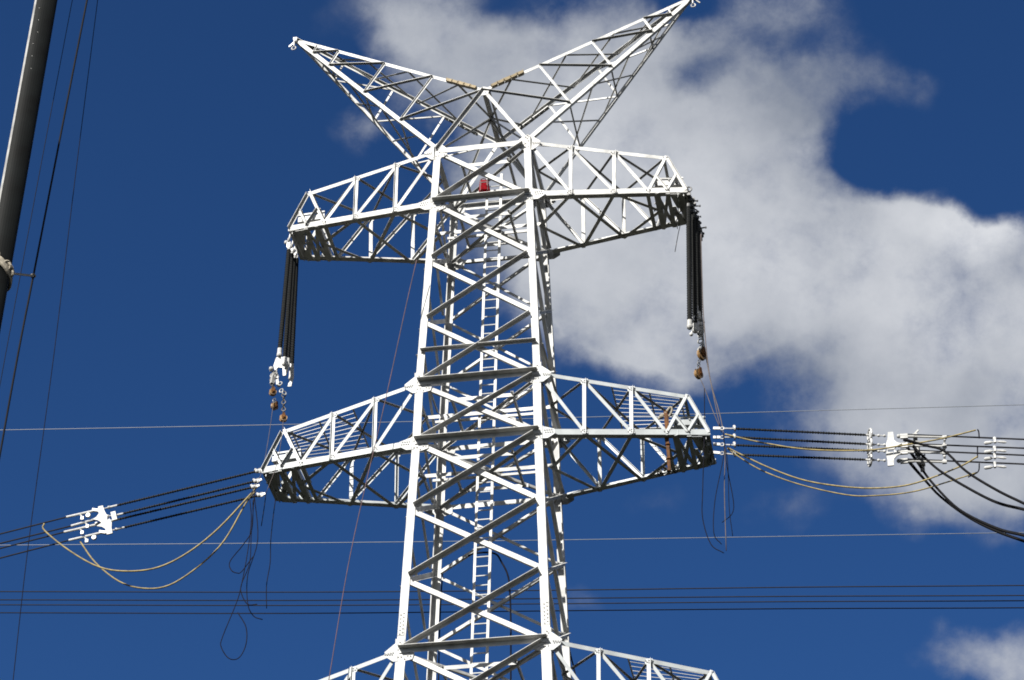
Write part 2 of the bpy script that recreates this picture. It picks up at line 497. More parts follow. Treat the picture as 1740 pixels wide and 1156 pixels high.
# ------------------------------------------------------------------ cross arms
ARMS = {1: dict(lt=0, lb=1, T=(3.06, 4.53, 6.249), Ty=.885, Tz=-.663, Jx=(3.045, 4.505, 5.644, 6.93), Jy=.88, Jz=.187, mt='STEEL'),
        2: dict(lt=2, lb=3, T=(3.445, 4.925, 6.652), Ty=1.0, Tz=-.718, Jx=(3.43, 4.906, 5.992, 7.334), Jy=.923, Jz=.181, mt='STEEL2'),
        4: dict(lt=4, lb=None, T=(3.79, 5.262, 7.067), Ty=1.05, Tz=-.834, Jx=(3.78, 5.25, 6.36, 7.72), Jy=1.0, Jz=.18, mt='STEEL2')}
TIP = {}
for ai, A in ARMS.items():
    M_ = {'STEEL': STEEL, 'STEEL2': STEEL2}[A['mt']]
    zt0 = Z[A['lt']]
    zb0 = Z[A['lb']] if A['lb'] is not None else Z[4] - 2.35
    ht, hb = hw(zt0), hw(zb0)
    for sx in (-1, 1):
        def TP(x, sy):
            t = (x - ht) / (A['T'][2] - ht)
            return V((sx * x, sy * (ht + E + (A['Ty'] - ht - E) * t), zt0 + A['Tz'] * t))

        def JP(x, sy):
            t = (x - hb) / (A['Jx'][3] - hb)
            return V((sx * x, sy * (hb + E + (A['Jy'] - hb - E) * t), zb0 + A['Jz'] * t))
        T1, T2, Tt = A['T']; J1, J2, J3, Jt = A['Jx']
        m = MB()
        for sy in (-1, 1):
            n = V((0, sy, 0))
            m.angle(TP(ht + .3, sy), TP(Tt + .05, sy), n, .135, .13, .013, d=-1, off=.008)
            m.angle(JP(hb + .3, sy), JP(Jt + .04, sy), n, .205, .22, .014, d=-1, off=.008, up=(0, 0, -1))
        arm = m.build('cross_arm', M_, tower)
        for sy in (-1, 1):
            n = V((0, sy, 0))
            for (xt, xj) in ((T1, J1), (T2, J2)):
                m = MB()
                a, b_ = TP(xt, sy), JP(xj, sy)
                m.angle(a + V((0, 0, .06)), b_ - V((0, 0, .08)), n, .125, .07, .012, d=1, off=.011, up=(sx, 0, 0))
                # bolted ends
                for c in (a, b_):
                    P = [c + V((dx * sx, 0, dz)) + n * .024 for dx, dz in ((-.16, .05), (.12, .05), (.07, -.13), (-.1, -.13))] if c is a else \
                        [c + V((dx * sx, 0, dz)) + n * .024 for dx, dz in ((-.17, -.07), (.12, -.07), (.07, .14), (-.1, .14))]
                    m.mi = 0
                    m.prism(P, [q + n * .01 for q in P])
                    m.mi = 1
                    for dx, dz in ((-.1, .0), (0, .0), (.07, 0), (0, .08 if c is b_ else -.08), (-.06, .06 if c is b_ else -.06)):
                        q = c + V((dx * sx, 0, dz)) + n * .033
                        m.cyl(q, q + n * .02, .025, 6)
                m.build('strut', [M_, BOLT], arm)
            for a, b_ in ((TP(ht + .05, sy), JP(J1, sy)), (TP(T1, sy), JP(J2, sy)), (TP(T2, sy), JP(J3, sy))):
                m = MB(); m.angle(a, b_, n, .105, .08, .011, d=-1, off=-.010, inset=.05)
                m.build('arm_diagonal', M_, arm)
            # end frame: A with a small V
            m = MB()
            a1 = TP(Tt, sy); f1 = JP(J3, sy); f2 = JP(Jt, sy); fm = (f1 + f2) / 2
            m.angle(a1 + V((sx * .04, 0, .08)), f1 - V((0, 0, .05)), n, .10, .10, .012, d=1 if sx < 0 else -1, off=.013 if sx < 0 else .026, up=(-sx, 0, .4) if sx < 0 else (1, 0, -.4))
            m.angle(a1 + V((sx * .07, 0, -.02)), f2 - V((0, 0, .02)), n, .11, .11, .012, d=1, off=.016, up=(sx, 0, .4))
            m.angle(a1.lerp(f1, .55), fm, n, .075, .09, .011, d=1, off=.03, up=(sx, 0, .6))
            m.angle(a1.lerp(f2, .52), fm, n, .075, .09, .011, d=1 if sx < 0 else -1, off=.03 if sx < 0 else .042, up=(-sx, 0, .6) if sx < 0 else (1, 0, -.6))
            m.mi = 1
            for c in (a1, f1, fm):
                for dx in (-.05, .05):
                    q = c + V((dx, 0, .02)) + n * .03; m.cyl(q, q + n * .02, .025, 6)
            m.build('end_frame', [M_, BOLT], arm)
            # joint plate at the root
            for (c, bt) in ((V((sx * ht, sy * (ht + E), zt0)), 0), (V((sx * hb, sy * (hb + E), zb0)), 1)):
                m = MB()
                nn = n
                sh = [(.06, .17), (.20, .17), (.52, .06), (.52, -.12), (.30, -.26), (.06, -.26)] if bt else [(.06, .30), (.16, .26), (.47, -.0), (.42, -.17), (.2, -.34), (.06, -.34)]
                dz = -.01
                P = [c + V((sx * a, 0, b_ + dz)) + nn * .016 for a, b_ in sh]
                m.prism(P, [q + nn * .012 for q in P])
                m.mi = 1
                for kx in range(4):
                    for q in (c + V((sx * (.2 + .075 * kx), 0, .03 if bt else -.05 - kx * .01)), c + V((sx * (.23 + .075 * kx), 0, -.06 if bt else -.11))):
                        m.cyl(q + nn * .027, q + nn * .047, .027, 6)
                m.build('root_plate', [M_, BOLT], arm)
        # plan bracing of the two chord planes
        zdn = V((0, 0, -.105)); zup = V((0, 0, .07))
        mid = V((sx * (hb + E), 0, zb0 - .105))
        xm = J3 + .28
        tm = JP(xm, 1); tm.y = 0; tm += zdn
        lst = [(mid, JP(J1, -1) + zdn), (mid, JP(J1, 1) + zdn), (JP(J1, -1) + zdn, JP(J2, 1) + zdn), (JP(J1, 1) + zdn, JP(J2, -1) + zdn),
               (JP(J2, -1) + zdn, tm), (JP(J2, 1) + zdn, tm)]
        for i, (a, b_) in enumerate(lst):
            m = MB(); m.angle(a, b_, (0, 0, -1), .13, .09, .012, d=-1, off=.0 + .013 * (i % 2), up=(0, 1, 0), inset=-.03)
            m.build('plan_brace', M_, arm)
        mid = V((sx * (ht + E), 0, zt0))
        lst = [(mid, TP(T1, -1)), (mid, TP(T1, 1)), (TP(T1, -1), TP(T2, 1)), (TP(T1, 1), TP(T2, -1)), (TP(T2, -1), TP(Tt, 1)), (TP(T2, 1), TP(Tt, -1))]
        for i, (a, b_) in enumerate(lst):
            m = MB(); m.angle(a, b_, (0, 0, 1), .065, .06, .010, d=-1, off=.03 + .011 * (i % 2), up=(0, 1, 0))
            m.build('top_brace', STEELT, arm)
        # tip floor: cross beams and plates between the bottom chords
        m = MB()
        ya, yb = JP(xm, -1), JP(xm, 1)
        m.angle(ya + zdn, yb + zdn, (0, 0, -1), .2, .2, .014, d=-1, off=.005, up=(1, 0, 0))
        ya, yb = JP(J3 - .02, -1), JP(J3 - .02, 1)
        m.angle(ya + zdn, yb + zdn, (0, 0, -1), .13, .16, .014, d=-1, off=.008, up=(-1, 0, 0))
        xe, xi = Jt + .02, Jt - .62
        def strip(xa0, xa1, xb0, xb1, dz, fa=-1.0, fb=1.0):
            def q(x, f):
                p = JP(x, 1); p.y *= f; return p + zdn - V((0, 0, dz))
            P = [q(xa0, fa), q(xa1, fa), q(xb1, fb), q(xb0, fb)]
            m.prism(P, [a + V((0, 0, .014)) for a in P])
        strip(Jt - .34, Jt + .02, Jt - .26, Jt + .02, .014)
        strip(Jt - .62, Jt - .44, Jt - .40, Jt - .28, .034, -.2, .98)
        strip(Jt - .58, Jt - .22, Jt - .40, Jt - .30, .054, -.98, -.1)
        strip(Jt - .36, Jt - .30, Jt - .56, Jt - .2, .054, .25, .98)
        for x0, f0, f1, hh in ((Jt - .10, -.95, .9, .11), (Jt - .33, -.9, .35, .08), (Jt - .42, .2, .9, .07)):
            a, b_ = JP(x0, 1), JP(x0 - .05, 1); a.y *= f0; b_.y *= f1
            m.bar(a - V((0, 0, .12 + hh / 2)), b_ - V((0, 0, .12 + hh / 2)), .02, hh)
        for k in range(7):
            q = JP(Jt - random.choice((.05, .1, .3, .34, .52)), 1); q.y *= random.uniform(-.95, .95); q.z -= .16
            rr = random.uniform(.06, .13); e = V((random.uniform(-.3, .3), 1, 0)).normalized() if random.random() < .6 else V((1, .2, 0)).normalized()
            P = [q + e * (rr * a) + V((0, 0, rr * b_)) for a, b_ in ((-.9, .8), (.9, .8), (.7, -.6), (.2, -1.1), (-.3, -1.1), (-.8, -.5))]
            o_ = e.cross(V((0, 0, 1))) * .012
            m.prism([p - o_ for p in P], [p + o_ for p in P])
        m.angle(JP(xm, -1) + zdn * 1.05, JP(xi, 1) + zdn * 1.05, (0, 0, -1), .11, .09, .012, d=-1, off=.02, up=(0, 1, 0))
        m.angle(JP(xm, 1) + zdn * 1.05, JP(xi, -1) + zdn * 1.05, (0, 0, -1), .11, .09, .012, d=-1, off=.035, up=(0, 1, 0))
        m.angle(JP(xi, 1) + zdn * 1.05, JP(xi, -1) + zdn * 1.05, (0, 0, -1), .14, .09, .012, d=-1, off=.05, up=(0, 1, 0))
        m.mi = 1
        for k in range(9):
            q = JP(J3 + (Jt - J3) * random.random(), 1); q.y *= random.uniform(-.95, .95); q.z -= .12
            m.cyl(q, q - V((0, 0, .045)), .025, 6)
        m.build('tip_floor', [M_, BOLT], arm)
        # end cross members running from the front face to the back face
        m = MB()
        for c0, c1, b in ((TP(Tt, -1), TP(Tt, 1), .1), (TP(Tt, -1).lerp(JP(Jt, -1), .52), TP(Tt, 1).lerp(JP(Jt, 1), .52), .1),
                          (TP(Tt, -1).lerp(JP(J3, -1), .55), TP(Tt, 1).lerp(JP(J3, 1), .55), .1), (JP(Jt, -1), JP(Jt, 1), .2)):
            m.angle(c0, c1, (sx, 0, .3), b, b * .9, .012, d=-1, off=.0)
        m.build('end_beam', M_, arm)
        m = MB()
        c0 = TP(Tt, -1).lerp(JP(J3, -1), .56); c1 = TP(Tt, -1).lerp(JP(Jt, -1), .56)
        c0 = c0 + V((-.1 * sx, .55, .12)); c1 = c1 + V((.16 * sx, .55, .12))
        m.angle(c0, c1, (0, -1, 0), .20, .22, .014, d=-1, off=0, up=(0, 0, -1))
        m.bar(c0 + V((0, .02, .19)), c1 + V((0, .02, .19)), .06, .06)
        m.mi = 1
        for k in range(3):
            q = c0.lerp(c1, .2 + .3 * k) + V((0, -.01, .1)); m.cyl(q, q + V((0, -.03, 0)), .03, 6)
        m.build('hanger_beam', [M_, BOLT], arm)
        if ai != 1:
            m = MB()
            xs = T1 + (T2 - T1) * .58
            for k in range(11):
                f = (k + .6) / 11.2
                a = TP(xs, -1).lerp(TP(xs, 1), f) + zup; b_ = TP(Tt - .05, -1).lerp(TP(Tt - .05, 1), f) + zup
                m.bar(a, b_, .022, .014)
            m.mi = 1
            for xx in (xs - .02, (xs + Tt) / 2, Tt - .2):
                m.bar(TP(xx, -1) + V((0, 0, .05)), TP(xx, 1) + V((0, 0, .05)), .05, .03)
            m.build('walkway_grating', [STEELT, STEELT], arm)
        TIP[(ai, sx)] = JP(Jt, -1)

# ------------------------------------------------------------------ twin earth wire peaks
ZC, XT, ZT = GZ + 14.6502, 7.3204, GZ + 19.1907
H0 = hw(Z[0]) + E
YC = 1.5238
tr = {}
CFp, CBp = V((0, -YC, ZC)), V((0, YC, ZC))
MC = V((0, 0, ZC))
for sx in (-1, 1):
    tip = V((sx * XT, 0, ZT))
    root = {-1: V((sx * hw(Z[0]), -H0, Z[0] + .1)), 1: V((sx * hw(Z[0]), H0, Z[0] + .1))}
    apex = {-1: CFp, 1: CBp}

    def TOP(t, sy): return apex[sy].lerp(tip, t)
    def BOT(t, sy): return root[sy].lerp(tip, t)
    m = MB()
    for sy in (-1, 1):
        n = V((0, sy, 0))
        m.angle(apex[sy], tip, n, .12, .11, .012, d=-1, off=.004)
        m.angle(root[sy], tip, n, .15, .14, .013, d=-1, off=.006, up=(0, 0, -1))
    peak = m.build('earth_wire_peak', STEEL, tower)
    tt = (.262, .515, .765, .885)
    for sy in (-1, 1):
        n = V((0, sy, 0))
        ts = (.262, .515, .765, .885)
        for i, t in enumerate(ts):
            m = MB(); m.angle(TOP(t, sy), BOT(t - .01, sy), n, .075 if i < 3 else .05, .05, .01, d=1, off=.008, up=(sx, 0, 0), inset=-.02)
            m.build('peak_strut', STEEL, peak)
        prev = 0.0
        for i, t in enumerate(ts):
            m = MB(); m.angle(BOT(t - .01, sy), TOP(prev, sy), n, .05, .09, .01, d=1, off=.02)
            m.build('peak_brace', STEELT, peak)
            prev = t
    F = (.13, .39, .62, .82); B = (.16, .39, .62, .82)
    for fn, nm in ((TOP, 'peak_brace'), (BOT, 'peak_brace')):
        nn = (0, 0, 1)
        for i in range(4):
            j = i + 1
            if j < 4:
                m = MB(); m.angle(fn(F[i], -1), fn(B[j], 1), nn, .046, .045, .009, d=-1, off=-.03, up=(0, 1, 0)); m.build(nm, STEELT, peak)
                m = MB(); m.angle(fn(F[j], -1), fn(B[i], 1), nn, .046, .045, .009, d=-1, off=-.045, up=(0, 1, 0)); m.build(nm, STEELT, peak)
    for t in (.25, .5, .74):
        m = MB(); m.angle(BOT(t, -1), BOT(t, 1), (0, 0, 1), .05, .05, .009, d=-1, off=-.02, up=(0, 1, 0)); m.build('peak_brace', STEEL, peak)
    for sy in (-1, 1):
        m = MB(); m.angle(TOP(.13, sy), MC, (0, 0, 1), .06, .05, .01, d=-1, off=-.02, up=(0, 1, 0)); m.build('peak_brace', STEELT, peak)
        m = MB(); m.angle(root[sy], MC, (0, 0, 1), .075, .07, .01, d=-1, off=-.03, up=(0, 1, 0)); m.build('peak_brace', STEELT, peak)
        # apex leg
        m = MB(); m.angle(apex[sy], root[sy], (0, sy, 0), .12, .12, .012, d=1 if sx < 0 else -1, off=.02, up=(sx, 0, 0) if sx > 0 else (-1, 0, 0), inset=-.04)
        m.build('apex_leg', STEEL, peak)
        # heavy splice on the rear top chord
    m = MB()
    p0, p1 = TOP(.10, 1), TOP(.26, 1)
    m.bar(p0 - V((0, 0, .09)), p1 - V((0, 0, .09)), .16, .03)
    m.mi = 1
    for k in range(12):
        q = p0.lerp(p1, (k + .5) / 12) - V((0, 0.03 * (-1) ** k, .1)); m.cyl(q, q - V((0, 0, .05)), .025, 6)
    m.build('splice_plate', [STEELT, BOLT], peak)
    # tan timber packing tied on the front top chord
    m = MB()
    p0, p1 = TOP(.035, -1), TOP(.19, -1)
    for k in range(5):
        a = p0.lerp(p1, k / 5 + .01); b_ = p0.lerp(p1, (k + 1) / 5 - .015)
        w_ = .13 + .03 * ((k * 7) % 3) / 2
        m.bar(a + V((0, -.02, .0)), b_ + V((0, -.02, .0)), .17, w_ * .75)
        m.cyl(b_ + V((0, -.11, -.07)), b_ + V((0, -.11, .07)), .012, 6)
    w = m.build('timber_packing', TAN, peak)
    w['label'] = 'tan packing wrapped round the chord'
    # earth wire fitting at the tip
    m = MB()
    m.box(tip + V((sx * .03, 0, 0)), (.07, 0, 0), (0, .12, 0), (0, 0, .05))
    m.cyl(tip + V((sx * .06, -.1, -.05)), tip + V((sx * .06, -.1, -.35)), .03, 6)
    m.ball(tip + V((0, -.12, -.14)), .065)
    m.torus(tip + V((sx * .07, -.08, -.43)), (0, 1, 0), .08, .025, 12, 5)
    m.bar(tip + V((sx * .1, .1, 0)), tip + V((sx * .3, .12, -.18)), .05, .05)
    m.build('earth_wire_fitting', FIT if sx < 0 else STEELT, peak)
m = MB(); m.angle(CFp, CBp, (0, 0, -1), .16, .12, .013, d=-1, up=(1, 0, 0)); m.bar(CFp + V((.2, 0, -.05)), CBp + V((.2, 0, -.05)), .07, .07)
m.build('ridge_beam', STEELT, tower)
m = MB()
c = CFp + V((0, -.03, 0))
P = [c + V((a, 0, b_)) for a, b_ in ((-.22, .06), (0, .14), (.22, .06), (.16, -.24), (-.16, -.24))]
m.prism(P, [q + V((0, -.015, 0)) for q in P])
m.mi = 1
for dx, dz in ((-.1, .0), (.1, 0), (0, .05), (-.08, -.14), (.08, -.14)):
    q = c + V((dx, -.015, dz)); m.cyl(q, q + V((0, -.02, 0)), .018, 6)
m.build('apex_plate', [STEEL, BOLT], tower)

# ------------------------------------------------------------------ ladder
lt = V((.12, .12, Z[0] + .15)); lbm = V((-.27, .05, Z[4] - .3)); lbm = lt + (lbm - lt) * ((Z[0] + .15 - (GZ - 14)) / (Z[0] + .15 - lbm.z))
m = MB()
HWD = .245
for s in (-1, 1):
    m.angle(lt + V((s * HWD, 0, 0)), lbm + V((s * HWD, 0, 0)), (0, -1, 0), .085, .06, .01, d=-1, up=(s, 0, 0))
ladder = m.build('ladder', STEEL, tower)
nr = 76
for k in range(nr):
    p = lt.lerp(lbm, (k + .5) / nr)
    m = MB(); m.cyl(p + V((-HWD, .02, 0)), p + V((HWD, .02, 0)), .022, 6)
    m.build('rung', STEEL, ladder)


# ------------------------------------------------------------------ insulators
def shed_profile(Ln, r0, r1, pitch):
    pr = [(0, r0)]
    k = 0; h = pitch
    while h < Ln - pitch:
        rr = r1 if k % 2 == 0 else r1 * .82
        pr += [(h - pitch * .22, r0), (h, rr), (h + pitch * .12, rr), (h + pitch * .3, r0)]
        h += pitch; k += 1
    pr.append((Ln, r0))
    return pr


def string_obj(parent, p, q, r0, r1, pitch, fm=None):
    fm = fm or FIT
    m = MB(); m.lathe(p, q, shed_profile((V(q) - V(p)).length, r0, r1, pitch), 9)
    o = m.build('insulator_string', RUBBER, parent)
    m = MB(); a = (V(q) - V(p)).normalized()
    m.cyl(V(p) - a * .13, V(p) + a * .02, r0 * .8, 8)
    m.build('end_fitting', fm if fm is FIT else BOLT, o)
    m = MB(); m.cyl(V(q) - a * .05, V(q) + a * .18, r0 * 1.1, 8); m.ball(V(q) + a * .2, r0 * 1.35)
    m.build('end_fitting', fm, o)
    return o


def pulley(name, c, ax, rad, label, hang):
    """stringing block: grooved sheave between two cheek plates, hung from a hook and links"""
    c = V(c); ax = V(ax).normalized()
    r = empty(name, c); r['_org'] = tuple(c)
    tag(r, label, 'pulley', 'stringing blocks')
    m = MB()
    m.lathe(c - ax * .06, c + ax * .06, [(0, rad), (.03, rad * .96), (.05, rad * .8), (.07, rad * .8), (.09, rad * .96), (.12, rad)], 20)
    m.build('sheave', BRONZE, r)
    m = MB()
    u = V((0, 0, 1)); w = ax.cross(u).normalized()
    for s in (-1, 1):
        cc = c + ax * (.085 * s)
        P = [cc + w * (a * rad) + u * (b * rad) for a, b in ((-.35, -.5), (.35, -.5), (.5, 0), (.3, 1.35), (-.3, 1.35), (-.5, 0))]
        m.prism(P, [q + ax * (.02 * s) for q in P])
    m.cyl(c - ax * .13, c + ax * .13, .035, 8)
    m.build('cheek_plate', RUST, r)
    m = MB()
    top = c + u * rad * 1.3
    m.cyl(c + u * rad * 1.2 - ax * .1, c + u * rad * 1.2 + ax * .1, .03, 8)
    hang = V(hang); nlk = max(1, int((hang - top).length / .11))
    for k in range(nlk):
        q = top.lerp(hang, (k + .5) / nlk)
        m.torus(q, ax if k % 2 else w, .06, .017, 10, 5)
    m.build('hook_chain', BOLT, r)
    return r


def plate(m, c, X, Zv, n, sh, th):
    P = [V(c) + V(X) * a + V(Zv) * b for a, b in sh]
    m.prism([p - V(n) * th / 2 for p in P], [p + V(n) * th / 2 for p in P])


YS = (-.75, -.25, .25, .78)
YO = (-.12, -.04, .04, .12)
# --- hanging set, upper right arm
c0 = at(1180, 345, 0)
rt_set = empty('insulator_set', c0); rt_set['_org'] = tuple(c0)
tag(rt_set, 'black insulator strings hanging straight down from the tip of the upper right arm', 'insulator', 'insulator sets')
for (u0, v0, u1, v1, Y) in ((1170, 352, 1172, 547, -.7), (1178, 362, 1181, 553, -.25), (1183, 372, 1187, 533, .2), (1187, 385, 1190, 560, .65)):
    string_obj(rt_set, at(u0, v0, Y), at(u1, v1, Y), .082, .094, .05, STEELT)
m = MB()
pA = at(1170, 322, -.85); pB = at(1190, 398, .8)
for k in range(9):
    q = pA.lerp(pB, k / 8)
    m.torus(q, (1, 0, 0) if k % 2 else (0, 1, 0), .1, .028, 12, 5)
    m.box(q + V((0, .05, -.14)), (.06, 0, 0), (0, .05, 0), (0, 0, .09))
    if k > 1:
        e_ = V((random.uniform(.14, .27), 0, random.uniform(-.05, .04)))
        m.cyl(q + V((-.1, 0, .0)), q + e_, random.uniform(.018, .028), 6); m.cyl(q + e_ * .82, q + e_ * .96, .042, 6)
        m.box(q + V((.06, .02, random.uniform(-.1, .08))), (.05, 0, .02), (0, .04, 0), (0, 0, random.uniform(.03, .07)))
m.bar(pA + V((-.05, 0, 0)), pB + V((-.05, 0, 0)), .06, .2)
m.build('hanger_hardware', BOLT, rt_set)
m = MB()
yk = at(1189, 560, .1)
plate(m, yk, (1, 0, 0), (0, 0, 1), (.4, 1, 0), ((-.16, .1), (.0, .3), (.12, .28), (.16, 0), (.1, -.3), (-.05, -.34)), .03)
plate(m, yk + V((-.06, -.2, .1)), (.4, .9, 0), (0, 0, 1), (1, -.4, 0), ((-.3, .12), (.3, .16), (.22, -.16), (0, -.3), (-.2, -.14)), .03)
for d_ in ((-.18, -.6, .0), (-.3, .1, -.1), (.1, .2, .4), (-.05, -.1, .55)):
    m.ball(yk + V(d_), .07); m.cyl(yk + V(d_), yk + V((d_[0] * .6, d_[1] * .6, d_[2] + .35)), .025, 6)
m.torus(yk + V((.02, -.1, -.05)), (.3, 1, 0), .16, .03, 14, 5)
m.build('yoke_plate', FIT, rt_set)
m = MB()
for k in range(5):
    m.torus(at(1190 + (k % 2) * 4, 566 + k * 7, .1), (1, .3, 0) if k % 2 else (.2, 1, 0), .085, .026, 12, 5)
m.build('shackle_chain', STEELT, rt_set)
pulley('stringing_block', at(1193, 603, .1), (.8, -.6, 0), .2, 'worn ochre pulley block hanging just under the upper right insulators, above the other one', at(1190, 585, .1))
pulley('stringing_block', at(1187, 636, -.1), (.8, -.6, 0), .17, 'lowest ochre pulley block below the upper right insulators', at(1188, 612, -.1))

# --- hanging set, upper left arm
c0 = at(497, 420, 0)
lf_set = empty('insulator_set', c0); lf_set['_org'] = tuple(c0)
tag(lf_set, 'black insulator strings hanging from the tip of the upper left arm, slightly aslant', 'insulator', 'insulator sets')
for (u0, v0, u1, v1, Y) in ((491, 425, 475.5, 595, -.7), (496, 432, 484, 610, -.25), (500, 440, 489, 612, .2), (504, 440, 495, 634, .7)):
    string_obj(lf_set, at(u0, v0, Y), at(u1, v1, Y), .076, .088, .05)
m = MB()
for (u, v, Y) in ((491, 410, -.7), (496, 420, -.2), (500, 428, .3), (503, 436, .7)):
    q = at(u, v, Y)
    m.torus(q, (1, 0, 0), .09, .03, 12, 5); m.box(q + V((0, 0, -.17)), (.06, 0, 0), (0, .05, 0), (0, 0, .12)); m.ball(q + V((-.09, 0, -.05)), .08)
    m.cyl(q + V((0, 0, .05)), q + V((.05, 0, .35)), .035, 6)
m.build('hanger_hardware', FIT, lf_set)
m = MB()
yk = at(476, 622, 0)
plate(m, yk, (1, 0, 0), (0, 0, 1), (.3, 1, 0), ((-.22, .02), (-.14, .34), (.02, .40), (.12, .26), (.26, .16), (.30, -.12), (.22, -.42), (.13, -.42), (.10, -.1), (-.06, -.06), (-.16, -.2)), .05)
plate(m, yk + V((.36, .2, -.12)), (1, 0, 0), (0, 0, 1), (.3, 1, 0), ((-.08, .3), (.05, .3), (.08, -.2), (.02, -.62), (-.1, -.62), (-.02, -.2)), .04)
m.cyl(at(476, 595, -.4), at(476, 610, -.3), .04, 8); m.cyl(at(484, 610, -.1), at(484, 622, 0), .04, 8); m.cyl(at(489, 610, .2), at(487, 628, .1), .04, 8)
m.build('yoke_plate', YOKE, lf_set)
m = MB()
for (u, v) in ((461, 628), (462, 638), (463, 648), (470, 640), (468, 632), (476, 652), (478, 664), (483, 668)):
    m.torus(at(u, v, -.15), (random.uniform(-1, 1), 1, 0), .07, .02, 12, 5)
m.ball(at(461, 627, -.2), .085); m.ball(at(474, 655, 0), .07); m.bar(at(466, 632, -.1), at(462, 652, -.15), .1, .12); m.bar(at(470, 634, -.1), at(472, 654, -.1), .07, .09)
m.build('shackle_cluster', STEELT, lf_set)
m = MB()
for k in range(5):
    m.torus(at(462 + k * .5, 645 + k * 4, -.1), (1, 0, 0) if k % 2 else (0, 1, 0), .07, .022, 10, 5)
    m.torus(at(482, 672 + k * 6, -.1), (1, 0, 0) if k % 2 else (0, 1, 0), .07, .022, 10, 5)
m.build('shackle_chain', BOLT, lf_set)
pulley('stringing_block', at(463.5, 667, -.1), (.35, -.93, .1), .125, 'ochre pulley block, leftmost and highest of three under the upper left insulators', at(463, 655, -.1))
pulley('stringing_block', at(466.5, 691, -.1), (.9, -.4, 0), .13, 'ochre pulley block seen edge on, directly below the leftmost one', at(465, 676, -.1))
pulley('stringing_block', at(481.5, 711, -.1), (.3, -.95, .1), .13, 'lowest ochre pulley block, dangling over the tip of the middle left arm', at(481, 697, -.1))


def ext(a, b, L_):
    a = V(a); b = V(b); return b + (b - a).normalized() * L_


# --- tension set, middle right arm
c0 = at(1213, 750, 0)
rts = empty('insulator_set', c0); rts['_org'] = tuple(c0)
tag(rts, 'black insulator strings pulled level to the right, ending at a white yoke', 'insulator', 'insulator sets')
VR0 = (728, 742.5, 756, 772); VR1 = (739.5, 755, 766, 781.5); VE = (747, 762, 774, 789)
rc = []
for i, Y in enumerate(YS):
    p = at(1250, VR0[i] + .7, Y); q = at(1474, VR1[i], YO[i])
    o = string_obj(rts, p, q, .032, .052, .085)
    m = MB()
    a0 = at(1212, VR0[i] + (0, 1, -1, -3)[i], Y)
    m.bar(a0, a0.lerp(p, .3), .05, .09); m.torus(a0.lerp(p, .4), (0, 1, 0), .06, .02, 10, 5)
    m.cyl(a0.lerp(p, .5), p, .025, 6); m.cyl(p + V((-.05, 0, 0)), p + V((.0, 0, 0)), .085, 10); m.ball(p + V((-.04, 0, .08)), .055)
    m.build('tower_link', FIT, o)
    m = MB()
    g0 = at(1478, VR1[i] + .3, YO[i])
    m.torus(g0, (1, .35, 0), .2, .038, 22, 7)
    m.bar(g0 + V((0, 0, -.2)), g0 + V((0, 0, .2)), .04, .03, (1, 0, 0))
    m.build('grading_ring', FIT, o)
    m = MB()
    m.cyl(q, at(1506, VR1[i] + 1.2, YO[i]), .022, 6); m.ball(at(1493, VR1[i] + .9, YO[i]), .05); m.ball(at(1503, VR1[i] + 1.2, YO[i]), .05)
    m.build('link_rod', FIT, o)
m = MB()
A = at(1513, VR1[0] + 1, -.13); B_ = at(1513, VR1[3] + 2, -.10); D = (B_ - A).normalized(); X = V((1, 0, 0)); nn = X.cross(D)
Ln = (B_ - A).length
def yokeplate(m, A, D, X, lo, hi, lobe, sgn=1):
    sh = [(-.10, lo), (.10, lo), (.13, lo + .15), (.14, lobe - .16), (.26, lobe - .06), (.46, lobe), (.26, lobe + .07), (.14, lobe + .18), (.13, hi), (-.11, hi), (-.12, lobe + .2), (-.18, lobe), (-.12, lobe - .2)]
    P = [A + X * (a * sgn * .8) + D * b for a, b in sh]
    m.prism([p - nn * .03 for p in P], [p + nn * .03 for p in P])
yokeplate(m, A, D, X, -.12, Ln * .56, Ln * .36)
yokeplate(m, A - V((0, 0, .06)), D, X, Ln * .60, Ln + .12, Ln * .68)
m.build('yoke_plate', YOKE, rts)

